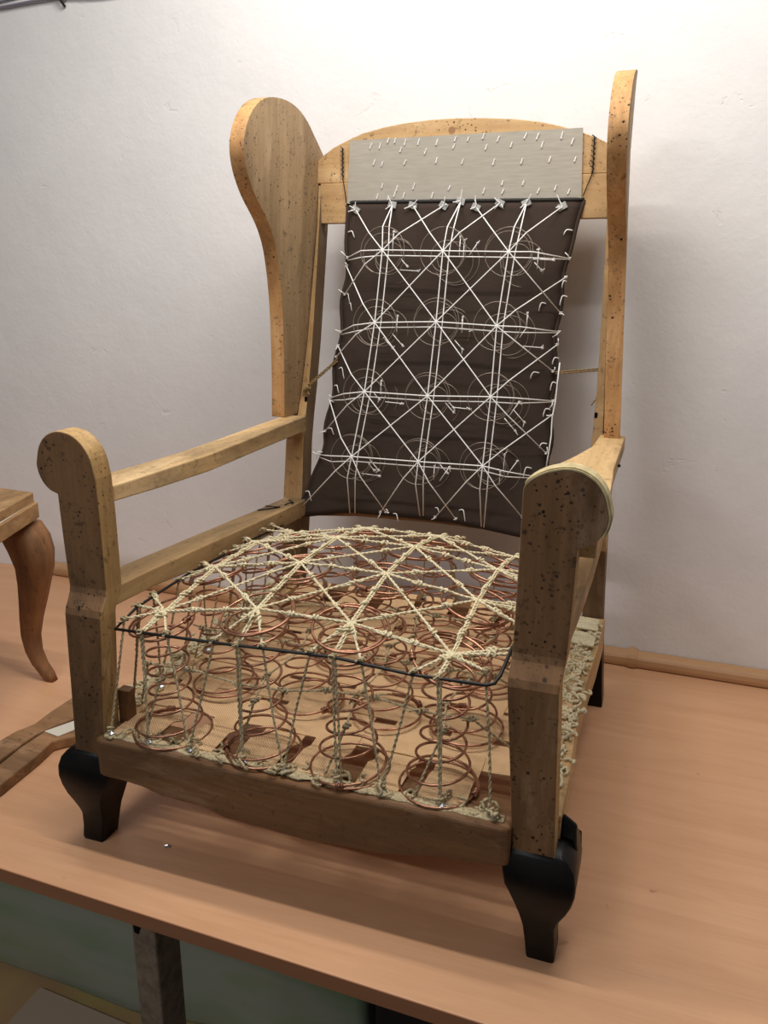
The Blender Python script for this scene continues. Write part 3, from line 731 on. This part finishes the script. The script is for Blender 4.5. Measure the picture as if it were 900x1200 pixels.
# verticals, doubled
for i, (top, bot1, bot2) in enumerate((('b',(410,601),(416,601)),('e',(492,604),(496,604)),('h',(564,617),(567,618)))):
    nd = [N_[(i,j)] for j in range(4)]; sh = Vector((.0105, 0, 0))
    cordline(through(clips[top], nd, cl(*bot1)), tail=False)
    cordline(through(clips[top], nd, cl(*bot2), off=sh+ndir*-.004), tail=False)
# horizontals, doubled
for j, (l, r_) in enumerate((((407,302),(667,303)),((399,389),(655,389)),((388,466),(648,470)),((360,553),(634,560)))):
    nd = [N_[(i,j)] for i in range(3)]; dn = tdir*-.0085
    if j == 3: l = (374, 533)
    cordline(through(cl(*l), nd, cl(*r_)))
    cordline(through(cl(l[0]+1, l[1]+3), nd, cl(r_[0], r_[1]+1), off=dn+ndir*-.004), tail=False)
# diagonals
D = [('a',[(0,0),(1,1),(2,2)],(640,531)),('c',[(1,0),(2,1)],(648,435)),('f',[(2,0)],(657,367)),
     ('d',[(0,0)],(404,345)),('g',[(1,0),(0,1)],(394,418)),('k',[(2,0),(1,1),(0,2)],(381,505)),
     ((406,312),[(0,1),(1,2),(2,3)],(612,606)),((396,405),[(0,2),(1,3)],(534,608)),((386,468),[(0,3)],(452,600)),
     ((663,325),[(2,1),(1,2),(0,3)],(345,603)),((653,404),[(2,2),(1,3)],(446,600)),((646,487),[(2,3)],(510,606))]
for a, ks, b_ in D:
    cordline(through(clips[a] if isinstance(a, str) else cl(*a), [N_[k] for k in ks], cl(*b_)))
# plastic clips
for k, p in clips.items():
    q = MB(); w, h = .0078, .0056; a = random.uniform(-.6, .6); R_ = Matrix.Rotation(a, 3, 'Y')
    vs = [p+R_ @ Vector((x, y, z)) for x in (-w, w) for y in (-.003, .003) for z in (-h, h)]
    q.add(vs, [(0,1,3,2),(4,6,7,5),(0,4,5,1),(2,3,7,6),(0,2,6,4),(1,5,7,3)])
    co = q.build('cord_clip', M['clip'], chair, bevel=.0008)
    q = MB(); q.tube([p+Vector((0,-.004,0)), p+Vector((random.uniform(-.01,.01), -.006, random.uniform(.008,.02)))], .0009, 5)
    q.tube([p+Vector((0,-.004,0)), p+Vector((-random.uniform(.008,.015), -.006, -random.uniform(.0,.010)))], .0009, 5)
    q.build('cord_tail', M['cord'], co)
# small loops along the cloth edges
for (px, py, sx) in ((408,272,1),(405,345,1),(409,356,1),(397,432,1),(392,452,1),(384,502,1),(378,530,-1),(358,576,1),(671,270,-1),(664,330,-1),(665,348,-1),(640,356,-1),(655,420,-1),(632,437,-1),(652,449,-1),(645,480,-1),(641,520,-1),(452,597,1),(461,602,1),(510,595,1),(538,598,1),(623,549,-1)):
    p = cl(px, py); q = MB(); w = random.uniform(.004, .010)*sx; h = random.uniform(.004, .012)
    q.tube(smooth_poly([p, p+Vector((w, -.004, h*.2)), p+Vector((w*1.4, -.005, -h*.9)), p+Vector((w*1.5, -.003, -h*1.6))], 4), .0010, 5)
    q.build('edge_loop', M['cord'], cloth, smooth=True)
# cord up the right cloth edge
q = MB(); q.tube([cl(*p) for p in ((656,425),(653,450),(651,470),(647,490),(646,510),(643,530),(640,548))], .0013, 5); q.build('edge_cord', M['cord'], cloth, smooth=True)
# ropes tying the cloth to the posts
q = MB(); y0 = bpost_y(.58)-.003
q.twine([cl(396, 420), (-.262, .668, .566), (-.279, .668, .552), (-.283, .676, .548)], .0017); q.twine([cl(396, 423), (-.263, .668, .562), (-.277, .667, .545)], .0015)
q.knot((-.272, .666, .553), (1, 0, .5), .0045, .012, 4, .0016); q.twine([(-.272, .665, .553), (-.266, .662, .540)], .0014)
q.build('tie_rope', M['brown_cord'], chair, smooth=True)
e1 = on_y(704, 432, .695); q = MB(); q.twine([cl(650, 436), e1], .0015); q.twine([cl(651, 438), e1+Vector((.001, 0, -.003))], .0014)
q.twine(smooth_poly([on_y(*p, .69) for p in ((704, 436), (701, 446), (703, 455), (699, 466), (693, 475))], 4), .0013)
q.build('tie_rope', M['brown_cord'], chair, smooth=True)
# dark thread tying cloth corner to the lower arm rail
q = MB(); q.tube(smooth_poly([(-.292,.616,.3060),(-.305,.60,.308),(-.298,.57,.325),(-.270,.56,.348),(-.264,.575,.3465),(-.285,.60,.344)], 5), .0013, 5)
q.tube(smooth_poly([(-.300,.50,.3485),(-.285,.52,.3480),(-.275,.54,.3465),(-.285,.53,.3490),(-.302,.535,.3475)], 5), .0012, 5); q.build('dark_thread', M['steel'], chair)
# nails in arms
q = MB()
for x, y, z in ((.3290,.300,.492),(.3300,.46,.49)): q.tube([(x-.003, y, z), (x+.0025, y, z)], .0022, 8)
q.build('nail', M['steel'], chair)

# ------------------------------------------------------------------ bare chair frame at left
stool = thing('old_seat_frame', 'bare brown wooden seat frame on curved legs at the left end of the table', 'stool', (0, 0, 0))
Aq = [(-.695,.385),(-.586,.060),(-1.02,.020),(-1.06,.415)]
ctr = Vector((sum(p[0] for p in Aq)/4, sum(p[1] for p in Aq)/4))
def quad_prism(sc, z0, z1):
    P = [ctr+(Vector(p)-ctr)*sc for p in Aq]; q = MB(); q.hexa([(p.x, p.y, z0) for p in P]+[(p.x, p.y, z1) for p in P]); return q
quad_prism(.972, .357, .376).build('seat_top', M['stool_top'], stool, bevel=.002)
quad_prism(1.0, .327, .3565).build('seat_rail_frame', M['stool_top'], stool, bevel=.002)
q = MB(); q.tube([(Aq[0][0]-.004, Aq[0][1]-.01, .3575), (Aq[1][0]-.004, Aq[1][1], .3575)], .0014, 4); q.build('piping_line', M['paper'], stool)
LG = [(20,612,.040),(30,628,.041),(37,645,.0385),(41,664,.033),(40.5,683,.0285),(39,704,.0245),(37,725,.0205),(36.5,744,.0175),(40,762,.0155),(47,777,.0145),(55,788,.0135),(60,795,.0115)]
L0 = [(on_y(px, py, .366), r) for px, py, r in LG]; A0 = Vector((Aq[0][0], Aq[0][1], 0))
for k, (lx, ly) in enumerate(Aq):
    rot = Matrix.Rotation((0, -math.pi/2, math.pi, math.pi/2)[k], 3, 'Z'); q = MB(); rings = []
    for p, r in L0:
        c = rot @ (p-A0)+Vector((lx, ly, 0)); c.z = max(c.z, .003) if r > .0116 else .0
        P = []
        for a in range(12):
            an = a*math.pi/6+math.pi/12; f = 1/max(abs(math.cos(an)), abs(math.sin(an)))**.55
            v_ = rot @ Vector((math.cos(an)*r*f*.93, math.sin(an)*r*f*.8, 0)); P.append(c+v_)
        rings.append(P)
    q.loft(rings); q.build('leg', M['stool'], stool, smooth=True)

# ------------------------------------------------------------------ loose curved sticks on the table
def stick(top, bot, z0, z1, label, nm='loose_chair_rail'):
    q = MB(); rings = []
    for (a, b_) in zip(top, bot):
        rings.append([(b_[0], b_[1], z0), (a[0], a[1], z0), (a[0], a[1], z1), (b_[0], b_[1], z1)])
    q.loft(rings); return tag(q.build(nm, M['stick'], None, bevel=.003), label, 'wooden rail', None)
def oz(px, py, z):
    dd = _F+_R*((px-450)/fpx)-_U*((py-600)/fpx); return Cc+dd*((z-Cc.z)/dd.z)
stick([oz(-18,876,.022), oz(0,867,.022), oz(19,856,.022), oz(40,848,.022), oz(60,833,.022), oz(86,816,.022), oz(118,800,.022)],
      [oz(-18,902,.022), oz(0,890,.022), oz(19,876,.022), oz(42,860,.022), oz(62,851,.022), oz(88,841,.022), oz(122,822,.022)], .0005, .022, 'loose brown curved wooden rail lying on the table, nearer the wall')
s2 = stick([oz(-18,907,.020), oz(0,895,.020), oz(26,874,.020), oz(52,857,.020), oz(70,851,.020), oz(90,844,.020), oz(125,832,.020)],
      [oz(-18,931,.020), oz(0,920,.020), oz(30,896,.020), oz(45,884,.020), oz(62,868,.020), oz(92,861,.020), oz(127,850,.020)], .0005, .020, 'loose brown wooden rail with a pale label, lying nearer the table edge')
q = MB(); q.add([oz(52,857,.0208), oz(68,863,.0208), oz(88,855,.0208), oz(92,843,.0208)], [(0,1,2,3)]); lb = q.build('paper_label', M['paper'], s2, solid=.0006); lb['label'] = 'pale paper label'

# debris on the table
for (px, py, r) in ((196,993,.0022),):
    p = oz(px, py, 0); q = MB(); q.tube([(p.x-.004, p.y, .001), (p.x, p.y+.002, .002), (p.x+.004, p.y-.001, .0012)], .0016, 5); q.tube([(p.x-.002, p.y-.003, .001), (p.x+.002, p.y+.003, .002)], .0012, 5)
    tag(q.build('bent_staple', M['tack']), 'tiny bent staple lying on the table in front of the chair', 'staple')

# ------------------------------------------------------------------ things under the table
def soft_box(x0, x1, y0, y1, z0, z1, name, mat, parent, bev, lump=.01, nx=14, nz=8):
    q = MB(); bm = bmesh.new(); bmesh.ops.create_cube(bm, size=1)
    bmesh.ops.subdivide_edges(bm, edges=bm.edges, cuts=7, use_grid_fill=True)
    for v in bm.verts:
        c = Vector((x0+(v.co.x+.5)*(x1-x0), y0+(v.co.y+.5)*(y1-y0), z0+(v.co.z+.5)*(z1-z0)))
        n = noise.noise(c*5)*lump; v.co = c+Vector((n*.4, n, n*.6 if v.co.z > -.49 else 0))
    me = bpy.data.meshes.new(name); bm.to_mesh(me); bm.free(); me.materials.append(mat)
    me.polygons.foreach_set('use_smooth', [True]*len(me.polygons))
    o = bpy.data.objects.new(name, me); COL.objects.link(o); o.parent = parent
    md = o.modifiers.new('b', 'BEVEL'); md.width = bev; md.segments = 3; md.limit_method = 'ANGLE'
    return o
tag(soft_box(-1.3, -.02, .27, .70, -.655, -.20, 'plastic_bag', M['green'], None, .02, .03), 'large pale green plastic-wrapped bundle in the dark under the table', 'bag')
tag(soft_box(-1.35, -.03, .02, .72, -.7495, -.665, 'foam_slab', M['foam'], None, .015, .006), 'yellowish foam slab on the floor beneath the green bundle', 'foam')
q = MB(); q.hexa([(-.72,.06,-.659),(-.36,.02,-.659),(-.36,.24,-.659),(-.72,.26,-.659),(-.72,.06,-.652),(-.36,.02,-.652),(-.36,.24,-.652),(-.72,.26,-.652)])
tag(q.build('board', M['board'], None, bevel=.002), 'thin greyish board lying on the foam slab under the table', 'board')
q = MB(); q.box(.03, .75, .22, .70, -.7495, -.22)  # black box and top added where the space under the table is only dark
bx = tag(q.build('dark_void_box', M['void'], None, bevel=.006), 'black box in place of the unlit void under the table, right of the green bundle', 'box')
q = MB(); q.box(.02, .76, .21, .71, -.219, -.205); q.build('void_box_top', M['void'], bx, bevel=.003)
